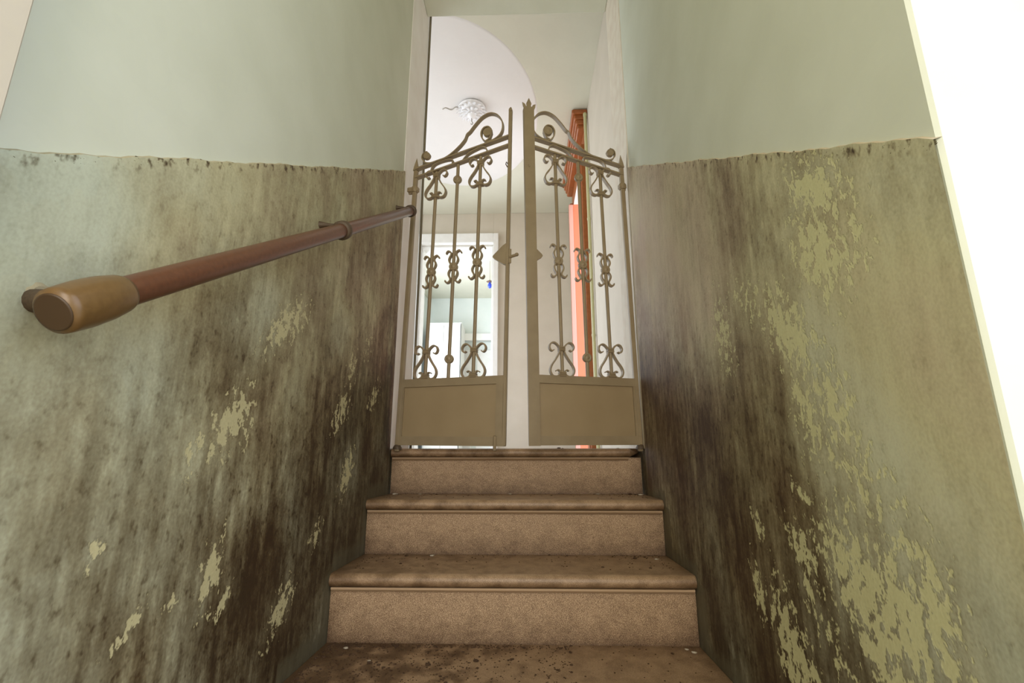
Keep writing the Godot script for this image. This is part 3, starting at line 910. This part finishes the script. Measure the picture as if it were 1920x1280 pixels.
	lathe(st, [[0.004, -0.002], [0.012, -0.02], [0.03, -0.045], [0.034, -0.07], [0.022, -0.1], [0.004, -0.112]], Transform3D.IDENTITY, 14)
	done(st, "glass_drop", "blue_glass", pd)
	# orange door surround in the right wall
	var o := shell("door_3", "orange wooden door surround with cornice in the upper room")
	for q in [[3.86, 3.985], [4.902, 5.0]]:
		bx("architrave", "orange_wood", o, P(0.602, LAND, q[0]), P(0.535, 3.2, q[1]), 0.006)
		bx("architrave", "orange_wood", o, P(0.56, LAND, q[0] + 0.02), P(0.524, 3.2, q[1] - 0.02), 0.006)
	bx("architrave", "orange_wood", o, P(0.602, 3.17, 3.86), P(0.57, 3.33, 5.0), 0.006)
	var cs := [[3.33, 0.515, 0.02], [3.37, 0.50, 0.035], [3.41, 0.485, 0.05], [3.45, 0.465, 0.07]]
	for q in cs: bx("cornice", "orange_wood", o, P(0.602, q[0], 3.85 - q[2]), P(q[1], q[0] + 0.045, 5.0 + q[2] * 0.3), 0.008)
	bx("lining", "salmon_lit_wood", o, P(0.562, LAND, 4.87), P(0.95, 3.165, 4.899), 0.002, "far reveal face, strong light on orange wood painted as salmon")
	bx("lining_edge", "pink_lit_wood", o, P(0.520, LAND, 4.868), P(0.5615, 3.165, 4.900), 0.003, "bead of the reveal with the light on it painted pale pink")
	bx("soffit", "white_paint", o, P(0.572, 3.165, 3.97), P(0.95, 3.1695, 4.9), 0.001, "white soffit of the reveal")
	# pale pipe, cable, ceiling rose
	var pp := base("conduit_pipe", "pale yellow green pipe rising beside the orange door surround", "pipe", P(0.577, LAND, 3.77))
	st = begin()
	lathe(st, [[0.014, 0.0], [0.014, 2.93]], Transform3D.IDENTITY, 14)
	done(st, "tube", "pipe_paint", pp)
	for y in [0.9, 1.9, 2.9]:
		st = begin()
		lathe(st, [[0.015, y], [0.017, y + 0.003], [0.017, y + 0.02], [0.015, y + 0.023]], Transform3D.IDENTITY, 14)
		done(st, "socket", "pipe_paint", pp)
	var ca := base("cable", "thin dark cable running down the left jamb behind the gate", "cable", P(-0.484, LAND, 2.274))
	st = begin()
	tube(st, [Vector3(0, 0, 0), Vector3(0.001, 0.8, -0.002), Vector3(-0.001, 1.6, 0.001), Vector3(0, 2.5, 0)], 0.0065, 8)
	done(st, "cord", "grey_cable", ca)
	var rose := base("ceiling_rose", "white petalled plaster rosette on the upper room ceiling", "ceiling rose", P(-0.42, CEIL - 0.012, 3.74))
	for layer in [[16, 0.135, 0.03], [12, 0.1, 0.055], [8, 0.06, 0.075]]:
		for k in layer[0]:
			var an: float = TAU * k / layer[0] + layer[1] * 9.0
			var dir := Vector3(cos(an), 0, sin(an))
			var sd := Vector3(-sin(an), 0, cos(an))
			var p := begin()
			var rg := []
			for q in [[0.15, 0.010, 0.0], [0.55, 0.019, 0.006], [0.85, 0.014, 0.002], [1.0, 0.002, -0.012]]:
				var cc: Vector3 = dir * (layer[1] * q[0]) + Vector3(0, -layer[2] + q[2], 0)
				rg.append([cc + sd * q[1], cc + Vector3(0, -0.006, 0), cc - sd * q[1], cc + Vector3(0, 0.006, 0)])
			loft(p, rg, 0)
			done(p, "petal", "plaster_white", rose)
	st = begin()
	lathe(st, [[0.12, 0.0], [0.11, -0.02], [0.05, -0.05], [0.03, -0.09], [0.004, -0.1]], Transform3D.IDENTITY, 20)
	var hub := done(st, "hub", "plaster_white", rose)
	st = begin()
	tube(st, [Vector3(0, -0.1, 0), Vector3(0, -0.13, 0), Vector3(0.012, -0.15, 0), Vector3(0.004, -0.165, 0), Vector3(-0.006, -0.155, 0)], 0.003, 6)
	done(st, "hook", "grey_cable", hub)
	var wi := base("ceiling_wire", "loose pale wire along the ceiling to the rosette", "cable", P(-0.68, CEIL - 0.006, 3.75))
	st = begin()
	var wp := []
	for k in 14: wp.append(Vector3(k * 0.0125, 0.0, 0.015 * sin(k * 0.8) + 0.001 * k))
	tube(st, wp, 0.005, 6)
	done(st, "cord", "wire", wi)

# ------------------------------------------------------------------ debris
func lump(r: RandomNumberGenerator, s: float, flatness: float) -> ArrayMesh:
	var st := begin()
	var rings := []
	for i in 4:
		var f: float = [0.12, 0.9, 1.0, 0.2][i]
		var ring := []
		for k in 7:
			var a := TAU * k / 7.0
			var q := s * f * r.randf_range(0.65, 1.2)
			ring.append(Vector3(cos(a) * q, s * flatness * [0.0, 0.12, 0.6, 1.0][i] + 0.0002, sin(a) * q * 0.8))
		rings.append(ring)
	loft(st, rings, -1)
	st.generate_normals()
	return st.commit()

func build_debris():
	var r := RandomNumberGenerator.new()
	r.seed = 77
	var shapes := []
	for k in 4: shapes.append(lump(r, 1.0, 0.55))
	# crumbs too many to count, one scatter per tread
	var fields := [[0, 1400, "brown crumbs of dirt scattered over the lowest tread"], [1, 260, "dirt crumbs along the back of the lower middle tread"], [2, 170, "dirt crumbs along the back of the upper middle tread"], [3, 40, "specks of dirt along the top step under the gate"]]
	for f in fields:
		var mm := MultiMesh.new()
		mm.transform_format = MultiMesh.TRANSFORM_3D
		mm.mesh = shapes[1]
		mm.instance_count = f[1]
		var y: float = f[0] * RISE
		var front: float = D0 + (f[0] - 1) * RUN - 0.005
		for i in f[1]:
			var x: float
			var d: float
			if f[0] == 0:
				x = -0.47 + pow(r.randf(), 1.6) * 0.62
				d = front + RUN * (1.0 - pow(r.randf(), 1.1)) * 1.02
				if i % 9 == 0: x = r.randf_range(-0.45, 0.46)
				if i % 5 == 0: d = front + RUN * r.randf_range(0.9, 1.0)
			else:
				x = r.randf_range(-0.46, 0.46)
				if i % 3 == 0: x = 0.46 - pow(r.randf(), 2.0) * 0.16
				if i % 7 == 0: x = -0.46 + pow(r.randf(), 2.0) * 0.2
				d = front + RUN * (1.0 - pow(r.randf(), 2.2) * 0.8)
				if f[0] == 3: d = front + 0.05 + r.randf() * 0.1
			var s := r.randf_range(0.001, 0.0032) * (2.0 if r.randf() < 0.06 else 1.0)
			mm.set_instance_transform(i, Transform3D(Basis(Vector3.UP, r.randf() * TAU).scaled(Vector3.ONE * s), P(x, y, d)))
		var mi := MultiMeshInstance3D.new()
		mi.name = numbered("dirt_crumbs")
		mi.multimesh = mm
		mi.material_override = mats["crumb"]
		add_child(mi, true)
		tag(mi, f[2], "dirt", "", "stuff")
	# larger chips of plaster and dirt
	var chips := [[-0.42, 0, 1.39, 0.008, 1, "pale plaster chip in the back left corner of the lowest tread"], [-0.335, 0, 1.31, 0.006, 1, "pale plaster chip amid the brown dirt on the lowest tread"], [-0.08, 0, 1.315, 0.009, 0, "dark clod of dirt near the middle of the lowest tread"], [-0.19, 0, 1.29, 0.008, 0, "dark clod left of the middle of the lowest tread"], [-0.33, 0, 1.295, 0.009, 0, "dark clod beside the pale chip on the lowest tread"],
		[0.445, 0, 1.405, 0.006, 1, "white plaster flake in the back right corner of the lowest tread"], [0.457, 0, 1.385, 0.0075, 1, "larger white flake by the right wall on the lowest tread"], [0.40, 0, 1.375, 0.005, 0, "small dark crumb near the right wall on the lowest tread"],
		[-0.34, 1, 1.665, 0.008, 0, "dark pebble at the back left of the lower middle tread"], [-0.26, 1, 1.675, 0.009, 1, "pale flake at the back of the lower middle tread"], [0.375, 1, 1.645, 0.0085, 0, "dark clod at the right of the lower middle tread"], [0.44, 1, 1.635, 0.008, 1, "pale flake near the right end of the lower middle tread"], [0.41, 1, 1.665, 0.006, 0, "dark crumb behind the pale flake on the lower middle tread"],
		[-0.455, 2, 1.93, 0.014, 1, "pale plaster lump at the left corner of the upper middle tread"], [-0.36, 2, 1.93, 0.008, 1, "thin pale flake left on the upper middle tread"], [-0.02, 2, 1.945, 0.010, 1, "pale chip at the centre foot of the top riser"], [0.31, 2, 1.94, 0.010, 1, "pale chip at the foot of the top riser, right of centre"], [0.43, 2, 1.94, 0.010, 0, "dark clod in the right corner of the upper middle tread"], [0.465, 2, 1.92, 0.011, 1, "light plaster chip against the right wall on the upper middle tread"],
		[0.17, 3, 1.985, 0.009, 0, "curled grey flake on the top step below the right gate leaf"], [0.40, 3, 1.985, 0.008, 1, "pale plaster bits on the top step by the right hinge"]]
	for c in chips:
		var mi := MeshInstance3D.new()
		mi.name = numbered("plaster_chip" if c[4] == 1 else "dirt_clod")
		mi.mesh = shapes[(c[5] as String).length() % 4]
		mi.material_override = mats["chip" if c[4] == 1 else "crumb"]
		mi.position = P(c[0], c[1] * RISE, c[2])
		mi.rotation.y = c[0] * 20.0
		mi.scale = Vector3(c[3], c[3] * (0.6 if c[4] == 1 else 0.9), c[3])
		add_child(mi, true)
		tag(mi, c[5], "chip" if c[4] == 1 else "clod", "debris on the steps")
